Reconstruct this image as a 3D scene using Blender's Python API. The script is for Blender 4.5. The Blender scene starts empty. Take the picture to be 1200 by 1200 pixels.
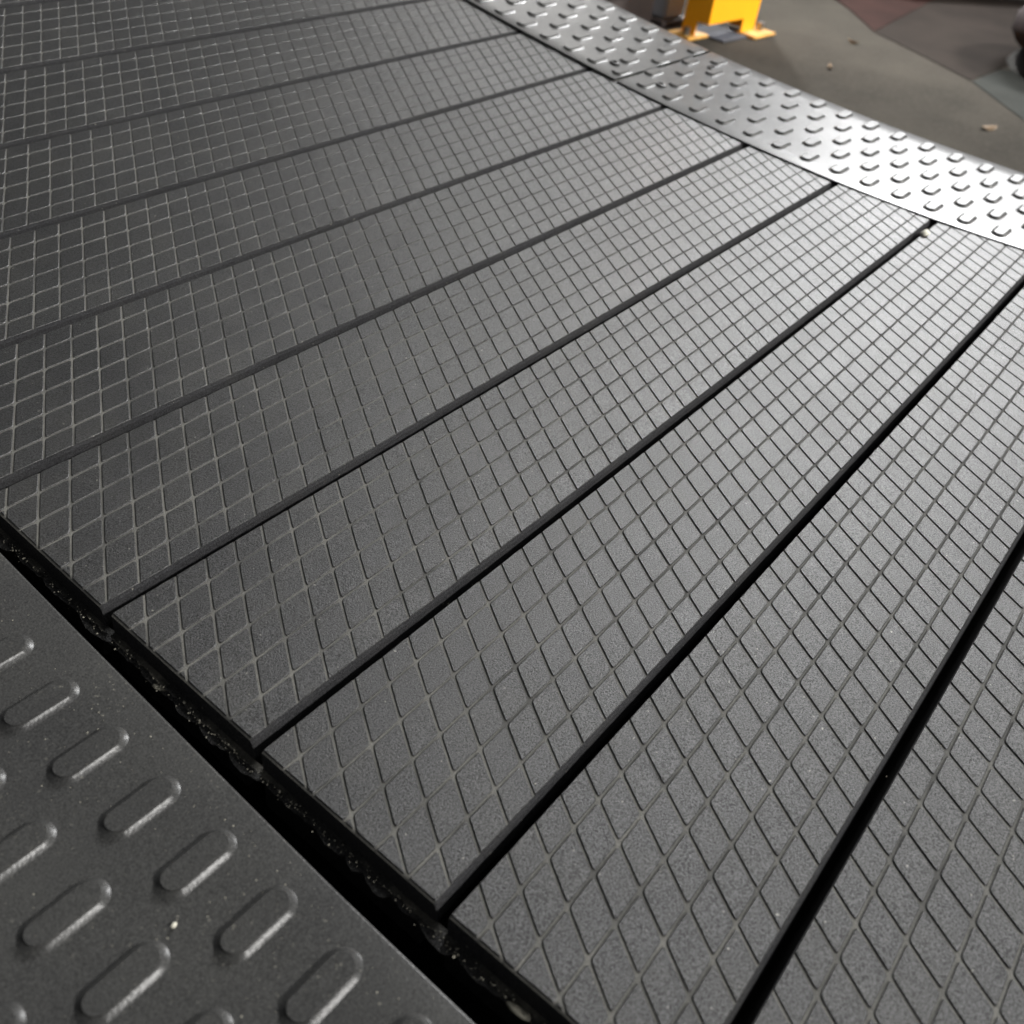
import bpy, bmesh, math, random
from mathutils import Vector, Matrix
random.seed(7)
S = bpy.context.scene
COL = S.collection
W = 0.06                      # slat pitch in metres; lengths below are in slat pitches unless noted

# ------------------------------------------------------------------ camera
CF, X0, H0 = 1108.77, 1.3237, 3.266
cam_d = bpy.data.cameras.new('camera'); cam = bpy.data.objects.new('camera', cam_d); COL.objects.link(cam)
cam_d.sensor_width = 36; cam_d.lens = CF/1200*36; cam_d.clip_start = .01; cam_d.clip_end = 200
right = Vector((0.62358334, -0.77378718, 0.11134274))
up = Vector((0.45828935, 0.47722242, 0.74981974))
back = -Vector((0.63333616, 0.4165479, -0.65220638))
M = Matrix((right, up, back)).transposed().to_4x4()
M.translation = Vector((-X0*W, 0, H0*W))
cam.matrix_world = M
cam_d.dof.use_dof = True
cam_d.dof.focus_distance = .30
cam_d.dof.aperture_fstop = 19
S.camera = cam

# ------------------------------------------------------------------ light: an indoor hall, with added fill lamps
wd = bpy.data.worlds.new('World'); S.world = wd; wd.use_nodes = True
bg = wd.node_tree.nodes['Background']; bg.inputs[0].default_value = (.95, .97, 1, 1); bg.inputs[1].default_value = .135

def area(name, loc, target, sx, sy, power, col=(1, .97, .92)):
    d = bpy.data.lights.new(name, 'AREA'); d.shape = 'RECTANGLE'; d.size = sx; d.size_y = sy
    d.energy = power; d.color = col
    o = bpy.data.objects.new(name, d); COL.objects.link(o); o.location = loc
    o.rotation_euler = (Vector(target)-Vector(loc)).to_track_quat('-Z', 'Y').to_euler()
    return o
area('hall_or_fill_lamp', (5.6, 1.05, 3.2), (.3, .1, 0), 1.3, 1.3, 390, (1, 1, 1))
spot = area('hall_or_fill_lamp', (3.9, 2.45, 2.2), (1.95, .62, -.25), .14, .14, 6.5)
spot.data.spread = math.radians(28)
area('hall_or_fill_lamp', (.9, -2.6, 2.2), (.1, .1, 0), 1.0, .26, 160, (1, .98, .95))
far = area('hall_or_fill_lamp', (3.3, -1.0, 1.6), (1.75, .95, -.15), .5, .3, 19)  # fill lamp added to brighten the yellow post
far.data.spread = math.radians(60)
area('hall_or_fill_lamp', (5.2, 3.5, 2.3), (.3, .3, 0), 1.5, 1.2, 27, (1, .98, .95))  # broad fill added to lift the far end of the right plate

S.view_settings.view_transform = 'Standard'; S.view_settings.look = 'None'
S.view_settings.exposure = 0; S.view_settings.gamma = 1

# ------------------------------------------------------------------ materials
def mat(name):
    m = bpy.data.materials.new(name); m.use_nodes = True
    nt = m.node_tree; b = nt.nodes['Principled BSDF']
    return m, nt, b
def node(nt, kind, **kw):
    n = nt.nodes.new(kind)
    for k, v in kw.items():
        if k in n.inputs: n.inputs[k].default_value = v
        else: setattr(n, k, v)
    return n
def world_pos(nt):
    return nt.nodes.new('ShaderNodeNewGeometry').outputs['Position']
def noise(nt, scale, detail=2, rough=.5, vec=None):
    n = node(nt, 'ShaderNodeTexNoise'); n.inputs['Scale'].default_value = scale
    n.inputs['Detail'].default_value = detail; n.inputs['Roughness'].default_value = rough
    nt.links.new(vec if vec is not None else world_pos(nt), n.inputs['Vector'])
    return n.outputs['Fac']
def ramp(nt, fac, stops):
    r = nt.nodes.new('ShaderNodeValToRGB'); el = r.color_ramp.elements
    while len(el) < len(stops): el.new(.5)
    for e, (p, c) in zip(el, stops):
        e.position = p; e.color = (*c, 1) if isinstance(c, tuple) else (c, c, c, 1)
    nt.links.new(fac, r.inputs[0]); return r.outputs[0]
def mix(nt, fac, a, b, mode='MIX'):
    m = nt.nodes.new('ShaderNodeMix'); m.data_type = 'RGBA'; m.blend_type = mode
    for q, (s, v) in enumerate(((m.inputs[0], fac), (m.inputs[6], a), (m.inputs[7], b))):
        if isinstance(v, (int, float)): s.default_value = v if q == 0 else (v, v, v, 1)
        elif isinstance(v, tuple): s.default_value = (*v, 1)
        else: nt.links.new(v, s)
    return m.outputs[2]
def bump(nt, b, layers):
    prev = None
    for h, dist, st in layers:
        n = nt.nodes.new('ShaderNodeBump'); n.inputs['Distance'].default_value = dist
        n.inputs['Strength'].default_value = st
        nt.links.new(h, n.inputs['Height'])
        if prev: nt.links.new(prev, n.inputs['Normal'])
        prev = n.outputs['Normal']
    nt.links.new(prev, b.inputs['Normal'])

def rubber(name, base, dusty, rough, grain=.00021, blot=.5, spec=.95):
    m, nt, b = mat(name)
    fine = noise(nt, 2100, 4, .72); mid = noise(nt, 60, 4, .6); big = noise(nt, 14, 3, .55)
    c = mix(nt, ramp(nt, fine, [(.38, 0.), (.62, 1.)]), tuple(x*.72 for x in base), tuple(x*1.5 for x in base))
    c = mix(nt, ramp(nt, mid, [(.45, 0.), (.75, blot)]), c, dusty)
    st = nt.nodes.new('ShaderNodeMapping'); st.inputs['Rotation'].default_value = (0, 0, .5); st.inputs['Scale'].default_value = (14, 60, 30); nt.links.new(world_pos(nt), st.inputs[0])
    sc = noise(nt, 1.6, 3, .6, st.outputs[0])
    c = mix(nt, ramp(nt, sc, [(.64, 0.), (.72, .35)]), c, tuple(x*.45 for x in base))
    c = mix(nt, ramp(nt, big, [(.40, .25), (.62, 0.)]), c, tuple(x*.5 for x in base))
    speck = noise(nt, 900, 1, .5)
    c = mix(nt, ramp(nt, speck, [(.76, 0.), (.80, .8)]), c, (.30, .29, .25))
    nt.links.new(c, b.inputs['Base Color'])
    r = nt.nodes.new('ShaderNodeMapRange'); r.inputs[1].default_value = .3; r.inputs[2].default_value = .7; r.inputs[3].default_value = rough-.055; r.inputs[4].default_value = rough+.085
    rb = mix(nt, .35, big, mid); nt.links.new(rb, r.inputs[0]); nt.links.new(r.outputs[0], b.inputs['Roughness'])
    sp = nt.nodes.new('ShaderNodeMapRange'); sp.inputs[1].default_value = .38; sp.inputs[2].default_value = .62; sp.inputs[3].default_value = spec*.2; sp.inputs[4].default_value = spec
    nt.links.new(fine, sp.inputs[0]); nt.links.new(sp.outputs[0], b.inputs['Specular IOR Level'])
    bump(nt, b, [(mid, .0003, .15), (fine, grain, 1.0)])
    return m
M_pad = rubber('slat_rubber', (.019, .019, .019), (.038, .0365, .032), .335, spec=1.05)
M_side = rubber('slat_rubber_rough_edge', (.030, .030, .032), (.045, .044, .042), .65, grain=.0005, spec=.3)
M_dark = rubber('black_rubber', (.010, .010, .010), (.02, .019, .017), .6, grain=.0003)

def groove_material():
    m, nt, b = mat('dusty_groove_rubber')
    fine = noise(nt, 3000, 3, .7); mid = noise(nt, 45, 4, .6)
    dust = mix(nt, ramp(nt, fine, [(.3, 0.), (.7, 1.)]), (.10, .098, .088), (.36, .35, .31))
    # walked-on dust lies thick near the left ends of the slats and thins out along them
    sep = nt.nodes.new('ShaderNodeSeparateXYZ'); nt.links.new(world_pos(nt), sep.inputs[0])
    mr = nt.nodes.new('ShaderNodeMapRange'); mr.inputs[1].default_value = .02; mr.inputs[2].default_value = .30
    mr.inputs[3].default_value = .54; mr.inputs[4].default_value = .14; nt.links.new(sep.outputs[0], mr.inputs[0])
    mm = nt.nodes.new('ShaderNodeMath'); mm.operation = 'MULTIPLY'
    nt.links.new(mr.outputs[0], mm.inputs[0]); nt.links.new(ramp(nt, mid, [(.38, .18), (.60, 1.)]), mm.inputs[1])
    c = mix(nt, mm.outputs[0], (.045, .045, .042), dust)
    nt.links.new(c, b.inputs['Base Color']); b.inputs['Roughness'].default_value = .8
    bump(nt, b, [(fine, .0003, 1.)])
    return m
M_groove = groove_material()

def plate_material():
    m, nt, b = mat('black_powder_coated_steel')
    fine = noise(nt, 1500, 2, .6); mid = noise(nt, 30, 4, .6); dust = noise(nt, 1100, 2, .6); where = noise(nt, 45, 3, .6)
    c = mix(nt, ramp(nt, mid, [(.35, 0.), (.7, 1.)]), (.036, .036, .036), (.049, .049, .047))
    grain = noise(nt, 2400, 3, .7)
    c = mix(nt, ramp(nt, grain, [(.36, 0.), (.64, 1.)]), mix(nt, .45, c, (.004, .004, .004)), mix(nt, .10, c, (.22, .22, .21)))
    k = nt.nodes.new('ShaderNodeMath'); k.operation = 'MULTIPLY'
    nt.links.new(ramp(nt, dust, [(.66, 0.), (.72, .5)]), k.inputs[0]); nt.links.new(ramp(nt, where, [(.42, 0.), (.65, 1.)]), k.inputs[1])
    c = mix(nt, k.outputs[0], c, (.26, .25, .21))
    nt.links.new(c, b.inputs['Base Color'])
    b.inputs['Roughness'].default_value = .30
    sp = nt.nodes.new('ShaderNodeMapRange'); sp.inputs[1].default_value = .35; sp.inputs[2].default_value = .68; sp.inputs[3].default_value = .20; sp.inputs[4].default_value = .34
    sm = mix(nt, .45, mid, fine); nt.links.new(sm, sp.inputs[0]); nt.links.new(sp.outputs[0], b.inputs['Specular IOR Level'])
    bump(nt, b, [(mid, .0002, .12), (fine, .00007, 1.)])
    return m
M_plate = plate_material()

def simple(name, col, rough=.5, metal=0., var=.25, scale=40, bd=.0005, spec=.5):
    m, nt, b = mat(name)
    n1 = noise(nt, scale, 5, .6); n2 = noise(nt, scale*12, 2, .6)
    c = mix(nt, ramp(nt, n1, [(.3, 0.), (.7, 1.)]), tuple(x*(1-var) for x in col), tuple(min(1, x*(1+var)) for x in col))
    nt.links.new(c, b.inputs['Base Color']); b.inputs['Roughness'].default_value = rough
    b.inputs['Metallic'].default_value = metal; b.inputs['Specular IOR Level'].default_value = spec
    bump(nt, b, [(n1, bd, .4), (n2, bd*.2, .6)])
    return m
M_frame = simple('frame_black', (.004, .004, .004), .7, spec=.2)
M_screw = simple('zinc_screw', (.35, .34, .32), .35, .9)
M_screwblack = simple('black_oxide', (.02, .02, .02), .45, .5)
M_yellow = simple('yellow_paint', (.88, .36, .004), .45, 0, .04, 12)
M_foot = simple('worn_yellow_foot', (.50, .27, .05), .6, 0, .35, 60)
M_grey = simple('grey_steel_paint', (.33, .34, .37), .45, 0, .1, 10)
M_bluegrey = simple('blue_grey_plate', (.06, .065, .08), .8, 0, .2, 20, .0005, .2)
M_darkbox = simple('dark_brown_plastic', (.05, .040, .038), .6, 0, .2, 15)
M_white = simple('off_white_plastic', (.55, .54, .50), .5, 0, .05, 10)
M_mat = simple('brown_rubber_mat', (.017, .0135, .0115), .9, 0, .22, 9, .001, .04)
M_red = simple('reddish_brown_mat', (.021, .010, .0085), .9, 0, .25, 9, .001, .04)
M_greenmat = simple('grey_green_mat', (.024, .026, .0245), .9, 0, .2, 9, .001, .04)
M_violet = simple('grey_violet_paint', (.045, .038, .042), .85, 0, .2, 9, .0005, .15)
M_leaf = simple('dry_leaf', (.13, .085, .045), .8, 0, .3, 60)
M_chip = simple('off_white_chip', (.62, .60, .50), .7, 0, .15, 200)
M_glint = simple('orange_brown_glint', (.45, .28, .14), .45, .2, .2, 200)
M_crumb = simple('pale_grit', (.40, .38, .31), .8, 0, .35, 900)

def concrete():
    m, nt, b = mat('worn_concrete')
    a = noise(nt, 2.6, 6, .62); d = noise(nt, 11, 5, .6); e = noise(nt, 160, 4, .65)
    c = mix(nt, ramp(nt, a, [(.32, 0.), (.66, 1.)]), (.019, .0175, .015), (.046, .042, .0355))
    c = mix(nt, ramp(nt, d, [(.40, 0.), (.72, .55)]), c, (.030, .027, .023))
    c = mix(nt, ramp(nt, e, [(.45, 0.), (.75, .5)]), c, (.055, .052, .045))
    nt.links.new(c, b.inputs['Base Color']); b.inputs['Roughness'].default_value = .95; b.inputs['Specular IOR Level'].default_value = .04
    bump(nt, b, [(d, .002, .3), (e, .0006, .5)])
    return m
M_floor = concrete()

# ------------------------------------------------------------------ helpers
def tag(o, label=None, cat=None, group=None, kind=None):
    if label: o['label'] = label
    if cat: o['category'] = cat
    if group: o['group'] = group
    if kind: o['kind'] = kind
    return o
def link(name, data, parent=None):
    o = bpy.data.objects.new(name, data); COL.objects.link(o)
    if parent: o.parent = parent
    return o
def obj(name, bm, material, parent=None, smooth=False):
    me = bpy.data.meshes.new(name)
    bmesh.ops.recalc_face_normals(bm, faces=bm.faces)
    bm.to_mesh(me); bm.free()
    me.materials.append(material)
    if smooth:
        for p in me.polygons: p.use_smooth = True
    return link(name, me, parent)
def empty(name, loc=(0, 0, 0)):
    o = link(name, None); o.location = loc; o.empty_display_size = .02; return o
def box(bm, x0, x1, y0, y1, z0, z1, bev=0, rot=None, about=(0, 0, 0)):
    r = bmesh.ops.create_cube(bm, size=1)
    vs = r['verts']
    for v in vs:
        v.co = Vector((x0+(v.co.x+.5)*(x1-x0), y0+(v.co.y+.5)*(y1-y0), z0+(v.co.z+.5)*(z1-z0)))
    if bev:
        es = list({e for v in vs for e in v.link_edges})
        rr = bmesh.ops.bevel(bm, geom=es, offset=bev, segments=2, affect='EDGES')
        vs = list({v for f in rr['faces'] for v in f.verts} | {v for v in vs if v.is_valid})
    return vs
def grid_surface(bm, rows, closed=False):
    vv = [[bm.verts.new(p) for p in r] for r in rows]
    for a, b in zip(vv, vv[1:]):
        n = len(a)
        for i in range(n if closed else n-1):
            bm.faces.new((a[i], a[(i+1) % n], b[(i+1) % n], b[i]))
    return vv

# ------------------------------------------------------------------ belt curve (side profile of the running deck)
C3 = (-0.0002459321201255769, 0.016189036419106215, -0.04475351184660227, -3.237599317645251)
def prof(y):                                   # height of the running surface above its lowest point, in pitches
    return ((C3[0]*y+C3[1])*y+C3[2])*y+C3[3]+H0
def slope(y): return (3*C3[0]*y+2*C3[1])*y+C3[2]
JY = [8.85303603, 7.86790029, 6.87952585, 5.88809826, 4.89390691, 3.89735299, 2.89895735, 1.89936822, 0.89936864, -0.10011632]
while len(JY) < 12: JY.append(JY[-1]-1/math.sqrt(1+slope(JY[-1])**2))
for _ in range(2): JY.insert(0, JY[0]+1/math.sqrt(1+slope(JY[0])**2))
def surf(u, y, h=0.):                          # point on the curve (pitches) -> metres, raised by h along the normal
    s = slope(y); n = math.hypot(1, s)
    return Vector((u*W, (y-h*s/n)*W, (prof(y)+h/n)*W))

# ------------------------------------------------------------------ floor
FZ = -.254
bm = bmesh.new()
N = 40
grid_surface(bm, [[(-20+60*i/N, -25+50*j/N, FZ) for i in range(N+1)] for j in range(N+1)])
floor = tag(obj('floor', bm, M_floor), kind='structure')

# ------------------------------------------------------------------ running belt
belt = tag(empty('running_belt', (0, 0, 0)), 'black slatted running belt of wide rubber slats embossed with a slanted grid', 'treadmill belt')
ULEN, UPAD = 8.35, 8.22
G = .0108; PZ = .012; BZ = -.006
VR = [.054, .185, .352, .518, .685, .852, .979]
SK = .63; PU = 1/6
def round_poly(P, r0, seg=3):
    out = []; n = len(P)
    edge = lambda p: p.y < VR[0]+.001 or p.y > VR[6]-.001 or p.x < .0075
    for i in range(n):
        a, b, c = P[i-1], P[i], P[(i+1) % n]
        d1 = (a-b); d2 = (c-b); l1, l2 = d1.length, d2.length
        r = .003 if edge(b) else r0
        k = min(r, .45*l1, .45*l2)
        p1 = b+d1/l1*k; p2 = b+d2/l2*k
        for s in range(seg+1):
            t = s/seg; out.append((1-t)**2*p1+2*t*(1-t)*b+t*t*p2)
    return out
def clip(P, x, keep_right):
    out = []; n = len(P)
    ins = lambda p: (p.x >= x) if keep_right else (p.x <= x)
    for i in range(n):
        a, b = P[i], P[(i+1) % n]
        if ins(a): out.append(a)
        if ins(a) != ins(b): out.append(a+(b-a)*((x-a.x)/(b.x-a.x)))
    return out
def pad_poly(row, u):
    v0 = VR[row]+(G/2 if row else 0); v1 = VR[row+1]-(G/2 if row < 5 else 0)
    gu = G/2*math.sqrt(1+SK*SK)
    f = lambda v: u+SK*(v-.185)
    return [Vector((f(v0)+gu, v0)), Vector((f(v0)+PU-gu, v0)), Vector((f(v1)+PU-gu, v1)), Vector((f(v1)+gu, v1))]
def inset(P, d, c):
    return [p+(c-p).normalized()*d for p in P]
def pad_geo(bm, P, ox=0., oy=0.):
    c = sum(P, Vector((0, 0)))/len(P)
    R = round_poly(P, .017)
    R1 = inset(R, .004, c)
    o = Vector((ox, oy))
    lo = [bm.verts.new(((p.x-ox)*W, (p.y-oy)*W, BZ*1.3*W)) for p in R]
    mid = [bm.verts.new(((p.x-ox)*W, (p.y-oy)*W, -.0035*W)) for p in R]
    top = [bm.verts.new(((p.x-ox)*W, (p.y-oy)*W, 0)) for p in R1]
    n = len(R)
    for a, b in ((lo, mid), (mid, top)):
        for i in range(n): bm.faces.new((a[i], a[(i+1) % n], b[(i+1) % n], b[i]))
    bm.faces.new(top)
def area2(P): return abs(sum(P[i-1].x*P[i].y-P[i].x*P[i-1].y for i in range(len(P))))/2
pad_mesh = []
for r in range(6):
    bm = bmesh.new(); pad_geo(bm, pad_poly(r, 0), 0, VR[r])
    me = bpy.data.meshes.new('pad'); bmesh.ops.recalc_face_normals(bm, faces=bm.faces); bm.to_mesh(me); bm.free()
    me.materials.append(M_pad); pad_mesh.append(me)

def slat_body():
    pr = [(.10, -.40), (.09, -.14), (.034, -.125), (.032, -.115), (.038, -.05), (.045, -.022), (.0545, BZ), (.35, BZ), (.65, BZ), (.9785, BZ), (.983, -.018), (.985, -.40)]
    bm = bmesh.new()
    us = [0.0, .006, .016] + [1.2*i for i in range(1, 7)] + [ULEN]
    rows = []
    for i, u in enumerate(us):
        d = (.010, .003, 0)[i] if i < 3 else 0
        rows.append([(u*W, v*W, (z-d if z > -.1 else z)*W) for v, z in pr])
    vv = grid_surface(bm, rows)
    bm.faces.new(vv[0]); bm.faces.new(vv[-1])
    for f in bm.faces: f.smooth = False
    return bm
me_body = None
WIV = M.inverted()
def px(p):
    q = WIV @ p
    return (512+CF/1200*1024*q.x/-q.z, 512-CF/1200*1024*q.y/-q.z, -q.z)
PHASE = {0: .06, 1: .03, 2: .10, 3: .0, 4: .07, 5: .0, 6: .1, 7: .117, 8: .0, 9: .0, 10: -.01, 11: .03, 12: .08}
jobs = []
slats = []
for i in range(len(JY)-1):
    yf, yn = JY[i], JY[i+1]
    a = Vector((0, yn, prof(yn))); b = Vector((0, yf, prof(yf)))
    d = (b-a).normalized(); n = Vector((1, 0, 0)).cross(d)
    mw = Matrix((Vector((1, 0, 0)), d, n)).transposed().to_4x4()
    mw.translation = (a+n*random.uniform(-.004, .003)+Vector((random.uniform(-.004, .004), 0, 0)))*W
    if me_body is None:
        sl = obj('slat', slat_body(), M_groove, belt); me_body = sl.data
        me_body.materials.append(M_side)
        for p in me_body.polygons:
            c = p.center/W
            if c.y < .054 or c.y > .979 or c.z < -.03 or c.x < .001: p.material_index = 1
            
    else:
        sl = link('slat', me_body, belt)
    sl.matrix_local = mw
    slats.append((sl, mw))
    ph = PHASE.get(i, 0)
    for r in range(6):
        k0 = -2
        for k in range(-8, 56):
            u = ph+k*PU
            P = pad_poly(r, u)
            if max(p.x for p in P) < .012 or min(p.x for p in P) > UPAD-.03: continue
            clipped = min(p.x for p in P) < .007 or max(p.x for p in P) > UPAD
            if clipped:
                P = clip(P, .007, True); P = clip(P, UPAD, False)
                if len(P) < 3 or area2(P) < .0002: continue
                Q = [P[0]]
                for p in P[1:]:
                    if (p-Q[-1]).length > .004: Q.append(p)
                if (Q[0]-Q[-1]).length < .004: Q.pop()
                P = Q
                if len(P) < 3: continue
            c = sum(P, Vector((0, 0)))/len(P)
            wp = mw @ Vector((c.x*W, c.y*W, 0)); X, Y, Z = px(wp)
            inside = Z > 0 and -5 < X < 1029 and -5 < Y < 1029
            cs = abs((M.translation-wp).normalized().dot(n))
            size = area2(P)*cs/Z**2 if inside else 0
            jobs.append((size, len(slats)-1, r, u, P, clipped))
jobs.sort(key=lambda j: -j[0])
for q, (size, si, r, u, P, clipped) in enumerate(jobs[:300]):
    sl, mw = slats[si]
    if clipped:
        bm = bmesh.new(); pad_geo(bm, P, u, VR[r]); o = obj('pad', bm, M_pad, sl)
    else:
        o = link('pad', pad_mesh[r], sl)
    o.location = (u*W, VR[r]*W, random.uniform(-.0006, .0006)*W)
rest = {}
for size, si, r, u, P, clipped in jobs[300:]:
    rest.setdefault(si, []).append((P,))
for si, ps in rest.items():
    bm = bmesh.new()
    for (P,) in ps: pad_geo(bm, P)
    tag(obj('embossed_pads', bm, M_pad, slats[si][0]), kind='stuff')

# belt web under the slats and the ragged rubber lip along its left edge
yy = [-2.2+i*.12 for i in range(int(13.4/.12)+1)]
bm = bmesh.new()
vv = grid_surface(bm, [[surf(.08, y, -.42), surf(8.3, y, -.42), surf(8.3, y, -.5), surf(.08, y, -.5)] for y in yy], closed=True)
obj('belt_web', bm, M_frame, belt)  # web put in near-black so the gaps between slats stay dark

def lip(name, material, h_top, out_base, rough_amp, scallop, thick, seed, step=.02):
    rnd = random.Random(seed)
    n = int(12.6/step); ys = [-2+i*step for i in range(n)]
    # scalloped, torn outline: lumps of random width and reach, plus small tears
    reach = []; x = 0; cur = 0; left = 0
    for i in range(n):
        if left <= 0:
            wid = rnd.uniform(.06, .30); left = wid; tot = wid; amp = rnd.uniform(.25, 1.)*scallop; skew = rnd.uniform(.6, 1.5)
        t = 1-left/tot; left -= step
        s = math.sin(math.pi*min(1, max(0, t))**skew)**.6 if 0 < t < 1 else 0
        reach.append(out_base+amp*s+rnd.uniform(-1, 1)*rough_amp)
    bm = bmesh.new(); rows = []
    for y, r in zip(ys, reach):
        j = rnd.uniform(-1, 1)*rough_amp*.6
        sag = -.5*max(0, r-out_base)
        rows.append([surf(.006, y, h_top), surf(-out_base*.6, y, h_top+j), surf(-r, y, h_top+sag+j), surf(-r+.004, y, h_top+sag-thick), surf(.006, y, h_top-thick)])
    grid_surface(bm, rows, closed=True)
    return obj(name, bm, material, belt)
M_torn = rubber('torn_black_rubber', (.028, .028, .028), (.12, .115, .10), .5, grain=.0005, blot=.25)
M_lip = rubber('torn_rubber_lip', (.030, .030, .029), (.42, .40, .33), .6, grain=.0005, blot=.45, spec=.3)
lip('belt_lip', M_lip, -.130, .024, .0045, .006, .010, 3)
lip('torn_rubber_edge', M_torn, -.160, .028, .0035, .032, .012, 11)

# ------------------------------------------------------------------ side plates
def interp(T, y):
    if y <= T[0][0]: 
        (a, b), (c, d) = T[0], T[1]
    elif y >= T[-1][0]:
        (a, b), (c, d) = T[-2], T[-1]
    else:
        for (a, b), (c, d) in zip(T, T[1:]):
            if a <= y <= c: break
    return b+(d-b)*(y-a)/(c-a)
HP = .04; TP = .035
frame = tag(empty('treadmill_frame', (0, 0, FZ)), 'treadmill side frame carrying the two black embossed steel foot plates beside the belt', 'treadmill frame')
FI = Matrix.Translation((0, 0, -FZ))
def fobj(name, bm, m, parent=frame, smooth=False):
    o = obj(name, bm, m, parent, smooth)
    if parent is frame: o.matrix_local = FI
    return o
def side_plate(inner, outer, y0, y1, sgn, hp, end_gap=0):
    """sheet steel following the belt curve; rolled down along the belt side and the outer side"""
    bm = bmesh.new(); rows = []
    n = max(2, int((y1-y0)/.1))
    for i in range(n+1):
        y = y0+(y1-y0)*i/n
        a = interp(inner, y); b = interp(outer, y); s = 1 if b > a else -1
        if s < 0: sec = [(a, hp-.16), (a, hp-.010), (a+s*.0015, hp-.005), (a+s*.005, hp-.0015), (a+s*.010, hp)]; tp = TP; fl = .16
        else: sec = [(a, hp-.011), (a, hp-.007), (a+s*.001, hp-.003), (a+s*.003, hp-.001), (a+s*.007, hp)]; tp = .011; fl = .011
        for k in range(1, 8): sec.append((a+(b-a)*k/8, hp))
        sec += [(b-s*.016, hp), (b-s*.006, hp-.003), (b-s*.0015, hp-.009), (b, hp-.02), (b, hp-.9),
                (b-s*.035, hp-.9), (b-s*.035, hp-.06), (b-s*.06, hp-tp), (a+s*.035, hp-tp), (a+s*.03, hp-fl)]
        rows.append([surf(u, y, h) for u, h in sec])
    vv = grid_surface(bm, rows, closed=True)
    for e in (vv[0], vv[-1]): bm.faces.new(e)
    o = fobj('side_plate', bm, M_plate)
    for p in o.data.polygons: p.use_smooth = True
    try: o.data.set_sharp_from_angle(angle=math.radians(50))
    except Exception: pass
    return o
LIN = [(-2, -.29), (.56, -.226), (1.2, -.213), (2.35, -.175), (3.47, -.145), (6, -.09), (10, -.05)]
LOUT = [(-2, -2.26), (10, -2.26)]
RIN = [(-2, 8.02), (1.1, 7.92), (1.85, 7.865), (2.9, 7.81), (3.9, 7.745), (4.55, 7.675), (6.5, 7.64), (10, 7.62)]
ROUT = [(-2, 10.02), (2, 10.0), (4.2, 9.93), (6, 9.85), (10, 9.72)]
HR = .016
RIN = [(-2, 8.06), (0, 8.03), (1.1, 7.98), (1.9, 7.92), (2.9, 7.89), (10, 7.87)]; ROUT = [(y, x+.095) for y, x in ROUT]
SEAM = 5.54
plateL = side_plate(LIN, LOUT, -2, 10.4, -1, HP)
plateR = side_plate(RIN, ROUT, -2, SEAM, 1, HR)
plateR2 = side_plate([(y, x+.004) for y, x in RIN], [(y, x-.004) for y, x in ROUT], SEAM+.035, 10.4, 1, HR+.006)

def bump_mesh(k=1.):
    L2, W2, Hh = .155, .069, .033
    bm = bmesh.new(); n = 36
    pr = [(-.006, -.001), (-.003, .0005), (.002, .0032), (.010, .0092), (.018, .0152), (.0208, .0186), (.0225, .0228), (.0235, .0270)]
    rows = []
    for ins, z in pr:
        r = W2-ins; ring = []
        for q in range(n):
            a = 2*math.pi*(q+.5)/n
            cx = (L2-W2)*(1 if math.cos(a) > 0 else -1)
            ring.append(((cx+r*math.cos(a))*W, r*math.sin(a)*W, z*k*W))
        rows.append(ring)
    vv = grid_surface(bm, rows, closed=True)
    bm.faces.new(vv[-1])
    me = bpy.data.meshes.new('raised_bump'); bmesh.ops.recalc_face_normals(bm, faces=bm.faces); bm.to_mesh(me); bm.free()
    for p in me.polygons: p.use_smooth = True
    me.set_sharp_from_angle(angle=math.radians(38))
    me.materials.append(M_plate); return me
BM = bump_mesh(); BMR = bump_mesh(.78)
def put_bump(parent, u, y, hp):
    o = link('raised_bump', BM if parent is plateL else BMR, parent)
    p = surf(u, y, hp); s = slope(y); d = Vector((0, 1, s)).normalized(); n = Vector((1, 0, 0)).cross(d)
    m = Matrix((Vector((1, 0, 0)), d, n)).transposed().to_4x4(); m.translation = p
    o.matrix_local = m
for c in range(5):
    u = -.475-.400*c
    for k in range(-12, 26):
        y = 1.982+.322*k+(.161 if c % 2 else 0)
        if -1.9 < y < 6.2: put_bump(plateL, u, y, HP)
for c in range(5):
    for k in range(-10, 30):
        y = 1.380+.3297*k+.161*c-.3297*(c//2)
        sh = -.033*max(0, min(y, 7)-3.9)
        u = 8.215+.394*c+sh
        if abs(y-SEAM-.0175) < .04: continue
        if -1.8 < y < 10.2: put_bump(plateR if y < SEAM else plateR2, u, y, HR if y < SEAM else HR+.006)

def screw(parent, u, y, hp):
    bm = bmesh.new(); n = 20
    rows = []
    for r, z in ((.060, -.002), (.060, .010), (.052, .018), (.030, .021), (.027, .006), (.0, .006)):
        rows.append([(max(r, .001)*math.cos(2*math.pi*k/n)*W, max(r, .001)*math.sin(2*math.pi*k/n)*W, z*W) for k in range(n)])
    vv = grid_surface(bm, rows, closed=True); bm.faces.new(vv[-1])
    o = obj('screw', bm, M_screwblack, parent)
    p = surf(u, y, hp); s = slope(y); d = Vector((0, 1, s)).normalized(); nn = Vector((1, 0, 0)).cross(d)
    m = Matrix((Vector((1, 0, 0)), d, nn)).transposed().to_4x4(); m.translation = p; o.matrix_local = m
for u, y in ((9.376, 5.80), (8.22, 5.80)): screw(plateR2, u+.05, y+.04, HR+.006)
for u, y in ((9.40, 5.20), (8.26, 5.20)): screw(plateR, u+.05, y+.04, HR)

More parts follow.
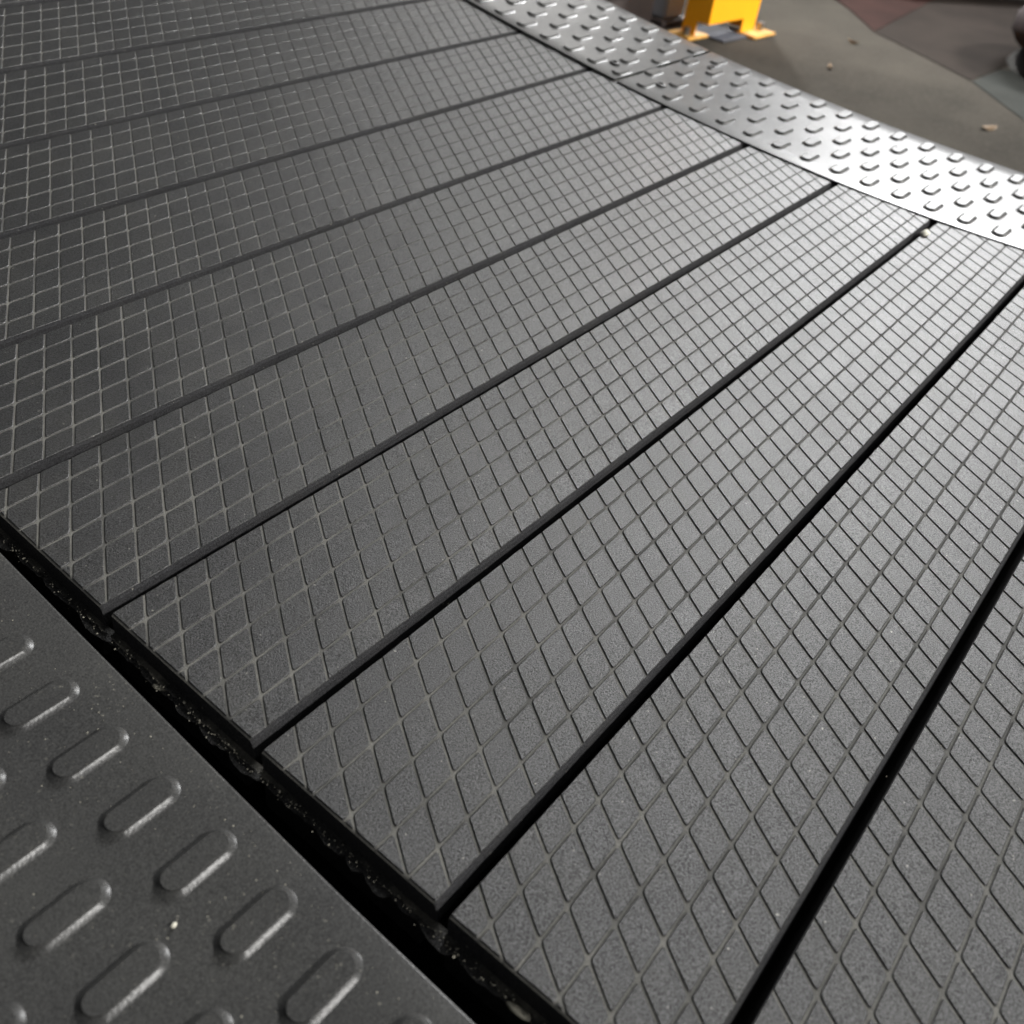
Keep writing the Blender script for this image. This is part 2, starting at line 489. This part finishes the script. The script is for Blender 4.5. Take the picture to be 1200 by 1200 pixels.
# frame beams below the plates, belt bed and cross tubes
def beam(u0, u1, h0, h1):
    bm = bmesh.new()
    ys = [-2+i*.4 for i in range(32)]
    vv = grid_surface(bm, [[surf(u0, y, h0), surf(u1, y, h0), surf(u1, y, h1), surf(u0, y, h1)] for y in ys], closed=True)
    bm.faces.new(vv[0]); bm.faces.new(vv[-1])
    return fobj('frame_beam', bm, M_frame)
beam(-2.1, -.34, -.35, -2.2)
beam(-.34, .35, -1.6, -2.2)
beam(8.4, 9.9, -.35, -2.2)
bm = bmesh.new()
vv = grid_surface(bm, [[surf(.35, -2+i*.4, -1.7), surf(8.4, -2+i*.4, -1.7), surf(8.4, -2+i*.4, -2.0), surf(.35, -2+i*.4, -2.0)] for i in range(32)], closed=True)
bm.faces.new(vv[0]); bm.faces.new(vv[-1])
fobj('belly_pan', bm, M_frame)
for ux, y in ((-1.2, -1), (-1.2, 8), (9.2, -1), (9.2, 8)):
    bm = bmesh.new(); box(bm, ux*W-.03, ux*W+.03, y*W-.03, y*W+.03, FZ+.001, surf(ux, y, -2.1).z, .003)
    fobj('leg', bm, M_frame)

# ------------------------------------------------------------------ grit lying on the near plate and slats
def grit(name, n, fu, fy, h, smin, smax, material, label):
    bm = bmesh.new()
    for _ in range(n):
        u = fu(); y = fy(); s = random.uniform(smin, smax)*random.choice((.6, .8, 1, 1, 1.5))
        c = surf(u, y, h+s/W*.3)
        r = bmesh.ops.create_icosphere(bm, subdivisions=1, radius=s)
        k = Vector([random.uniform(.5, 1.4) for _ in range(3)])
        rot = Matrix.Rotation(random.uniform(0, 6), 3, 'Z')
        for v in r['verts']:
            q = Vector((v.co.x*k.x, v.co.y*k.y, v.co.z*k.z*.6))*random.uniform(.75, 1.2)
            v.co = rot @ q+c
    return tag(obj(name, bm, material), label, 'grit', kind='stuff')
grit('plate_grit', 520, lambda: random.uniform(-2.2, -.19) if random.random() < .3 else -.25-abs(random.gauss(0, .30)), lambda: random.uniform(.1, 3.6), HP, .00004, .00012, M_crumb,
     'fine pale grit scattered on the near black foot plate')
grit('belt_grit', 170, lambda: abs(random.gauss(0, 2.3))+.02, lambda: random.uniform(-.8, 7), 0.0, .00006, .00014, M_crumb,
     'fine pale specks scattered on the rubber slats')

grit('lip_crumbs', 420, lambda: -random.uniform(.012, .034)-(.03*random.random()**3), lambda: random.uniform(.2, 4.2), -.128, .00006, .00022, M_crumb,
     'pale crumbs of worn rubber along the torn left edge of the belt')
def chip(name, loc, sx, sy, sz, material, label, cat, rot=0.):
    bm = bmesh.new(); bmesh.ops.create_icosphere(bm, subdivisions=2, radius=1)
    for v in bm.verts:
        v.co = Vector((v.co.x*sx, v.co.y*sy, v.co.z*sz))*random.uniform(.8, 1.15)
    o = obj(name, bm, material, None, True); o.location = loc; o.rotation_euler = (0, 0, rot)
    return tag(o, label, cat)
chip('pale_chip', surf(7.52, 1.865, .015), .0042, .0022, .0016, M_chip, 'off-white chip of plastic stuck in the gap between two slats near the far foot plate', 'debris', .1)
chip('screw_glint', surf(4.33, .0, -.03), .0009, .0028, .0006, M_glint, 'small orange brown screw glint shaped as a sliver in the gap between the two slats nearest the bottom right corner', 'debris', -1.2)  # solid sliver standing in for the glint of a screw
chip('lint_clump', surf(-.03, 2.52, -.16), .0008, .0021, .0006, M_crumb, 'pale tuft of lint on the torn rubber edge at the left of the belt', 'debris', .3)
chip('lint_clump', surf(-.035, .52, -.15), .0010, .0032, .0007, M_crumb, 'pale tuft of lint on the torn rubber edge by the bottom of the photo', 'debris', .1)
chip('plate_crumb', surf(-.66, 1.53, HP+.01), .0007, .0005, .0005, M_chip, 'single yellowish crumb beside a raised bump on the near foot plate', 'debris')

# ------------------------------------------------------------------ things on the floor behind
def poly_mat(name, pts, t, m, label):
    bm = bmesh.new()
    lo = [bm.verts.new((x-.079, y, FZ+.0005)) for x, y in pts]; hi = [bm.verts.new((x-.079, y, FZ+t)) for x, y in pts]
    n = len(pts)
    for i in range(n): bm.faces.new((lo[i], lo[(i+1) % n], hi[(i+1) % n], hi[i]))
    bm.faces.new(hi); bm.faces.new(lo[::-1])
    return tag(obj(name, bm, m), label, 'floor mat')
poly_mat('floor_mat', [(2.005, .454), (2.10, .60), (2.166, .71), (2.45, .735), (3.2, .80), (3.35, .50), (2.60, .44), (2.293, .435), (2.148, .445)], .0014, M_mat,
         'brown rubber mat on the concrete floor, reaching a point beyond the far foot plate')
poly_mat('floor_mat', [(2.168, .712), (2.287, .81), (2.40, .92), (3.4, 1.5), (3.6, .9), (3.2, .802), (2.45, .737)], .0018, M_red,
         'dark reddish brown mat on the floor at the top edge of the photo')
poly_mat('floor_mat', [(2.003, .450), (2.148, .441), (2.27, .36), (2.0, -.1), (1.6, -.4), (1.62, .1)], .0012, M_greenmat,
         'pale grey green mat on the floor at the right edge of the photo')

# yellow machine post: folded sheet with a leg at its far left and its near right corner
PX, PY = 1.644, .865
ang = math.radians(-5)
post = tag(empty('machine_post', (PX, PY, FZ)), 'bright yellow steel machine post with two flat feet bolted to the floor', 'machine post')
post.rotation_euler = (0, 0, ang)
def prism(bm, pts, t, axis):
    """outline in (a, z) extruded by t; axis x: outline runs along x, thickness along +y"""
    f = (lambda a, z, d: (a, d, z)) if axis == 'x' else (lambda a, z, d: (d, a, z))
    A = [bm.verts.new(f(a, z, 0)) for a, z in pts]; B = [bm.verts.new(f(a, z, t)) for a, z in pts]
    n = len(pts)
    for i in range(n): bm.faces.new((A[i], A[(i+1) % n], B[(i+1) % n], B[i]))
    bm.faces.new(A); bm.faces.new(B[::-1])
PWD, PDP = .165, .056
bm = bmesh.new(); prism(bm, [(.004, .030), (PWD-.048, .030), (PWD-.046, .003), (PWD, .003), (PWD, .48), (.004, .48)], .004, 'x'); obj('front_panel', bm, M_yellow, post)
bm = bmesh.new(); prism(bm, [(0, .030), (PDP-.030, .030), (PDP-.028, .003), (PDP, .003), (PDP, .48), (0, .48)], .004, 'y'); obj('side_panel', bm, M_yellow, post)
bm = bmesh.new(); prism(bm, [(.0042, .003), (PDP, .003), (PDP, .48), (.0042, .48)], .004, 'y'); o = obj('side_panel', bm, M_yellow, post); o.location = (PWD-.004, 0, 0)
bm = bmesh.new(); prism(bm, [(.0042, .06), (PWD-.0042, .06), (PWD-.0042, .48), (.0042, .48)], .004, 'x'); o = obj('back_panel', bm, M_yellow, post); o.location = (0, PDP-.0042, 0)
for x0, x1, y0, y1, bx, by in ((-.030, .036, PDP-.040, PDP+.014, -.012, PDP-.02), (PWD-.048, PWD+.030, -.034, .012, PWD+.012, -.006)):
    bm = bmesh.new(); box(bm, x0, x1, y0, y1, .0005, .006, .002); f = obj('foot', bm, M_foot, post)
    bm = bmesh.new(); bmesh.ops.create_cone(bm, cap_ends=True, segments=6, radius1=.007, radius2=.007, depth=.014)
    b_ = obj('bolt', bm, M_screw, f); b_.location = (bx, by, .012)
bm = bmesh.new(); box(bm, .035, .130, -.018, .07, .0004, .0035, .001)
o = tag(obj('shim_plate', bm, M_bluegrey), 'thin blue grey plate lying on the floor under the yellow machine post', 'plate'); o.location = (PX, PY, FZ); o.rotation_euler = (0, 0, ang)

gp = tag(empty('machine_column', (1.675, .968, FZ)), 'grey steel column standing just left of the yellow machine post', 'machine column')
gp.rotation_euler = (0, 0, ang)
bm = bmesh.new(); box(bm, -.012, .05, .0, .05, .012, .45, .004); obj('column', bm, M_grey, gp)
bm = bmesh.new(); box(bm, -.03, .06, -.01, .06, .001, .012, .002); obj('base_plate', bm, M_darkbox, gp)

db = tag(empty('dark_machine', (1.525, .99, FZ)), 'dark brown machine base with a black knob and an off-white cover on top', 'machine base')
db.rotation_euler = (0, 0, ang)
bm = bmesh.new(); box(bm, -.14, .115, .0, .25, .002, .20, .006); obj('base_box', bm, M_darkbox, db)
bm = bmesh.new(); box(bm, -.16, .055, -.045, .24, .092, .15, .006); obj('cover', bm, M_white, db)
bm = bmesh.new(); bmesh.ops.create_cone(bm, cap_ends=True, segments=20, radius1=.011, radius2=.009, depth=.012)
k = obj('knob', bm, M_frame, db); k.location = (.08, -.006, .07); k.rotation_euler = (math.pi/2, 0, 0)

# dark upright pipe behind the yellow post: it throws the streak of shadow on the floor
bm = bmesh.new(); bmesh.ops.create_cone(bm, cap_ends=True, segments=20, radius1=.020, radius2=.020, depth=.75)
o = tag(obj('upright_pipe', bm, M_darkbox, None, True), 'black upright pipe standing behind the yellow machine post', 'pipe')
o.location = (1.955, .945, FZ+.375)

# rounded grey-violet machine foot at the right, on a black base
rf = tag(empty('round_machine_foot', (2.215, .265, FZ)), 'rounded grey violet machine foot on a black base in the top right corner', 'machine foot')
bm = bmesh.new(); n = 48; rows = []
for r, z in ((.0, .035), (.17, .035), (.20, .042), (.215, .06), (.215, .085), (.20, .105), (.17, .112), (0, .112)):
    rows.append([(max(r, .001)*math.cos(2*math.pi*k/n), max(r, .001)*math.sin(2*math.pi*k/n), z) for k in range(n)])
grid_surface(bm, rows, closed=True); obj('round_cover', bm, M_violet, rf, True)
bm = bmesh.new(); bmesh.ops.create_cone(bm, cap_ends=True, segments=40, radius1=.20, radius2=.17, depth=.034)
o = obj('black_base', bm, M_frame, rf); o.location = (0, 0, .018)
bm = bmesh.new(); box(bm, 0, .42, 0, .07, .02, .06, .01)
o = tag(obj('black_bar', bm, M_frame), 'black steel bar lying across the brown mats at the top edge', 'bar'); o.location = (2.50, .80, FZ); o.rotation_euler = (0, 0, math.radians(-35))

def leaf(loc, s, rot, label):
    bm = bmesh.new(); pts = []
    for i in range(14):
        a = 2*math.pi*i/14; r = s*(1+.35*math.cos(2*a)+random.uniform(-.15, .15))
        pts.append((r*math.cos(a), r*.6*math.sin(a), .003+.003*math.cos(a*2)))
    lo = [bm.verts.new((x, y, z-.0008)) for x, y, z in pts]; hi = [bm.verts.new(p) for p in pts]
    for i in range(14): bm.faces.new((lo[i], lo[(i+1) % 14], hi[(i+1) % 14], hi[i]))
    bm.faces.new(hi); bm.faces.new(lo[::-1])
    o = obj('leaf_scrap', bm, M_leaf); o.location = (loc[0]-.079, loc[1], FZ); o.rotation_euler = (0, 0, rot)
    tag(o, label, 'scrap')
leaf((1.808, .651), .009, .5, 'small tan scrap on the concrete floor below the dark streak')
leaf((1.738, .338), .012, -.5, 'small tan scrap on the floor close to the far foot plate at the right')
leaf((2.03, .70), .010, 1.5, 'small tan scrap on the concrete floor near the point of the brown mats')
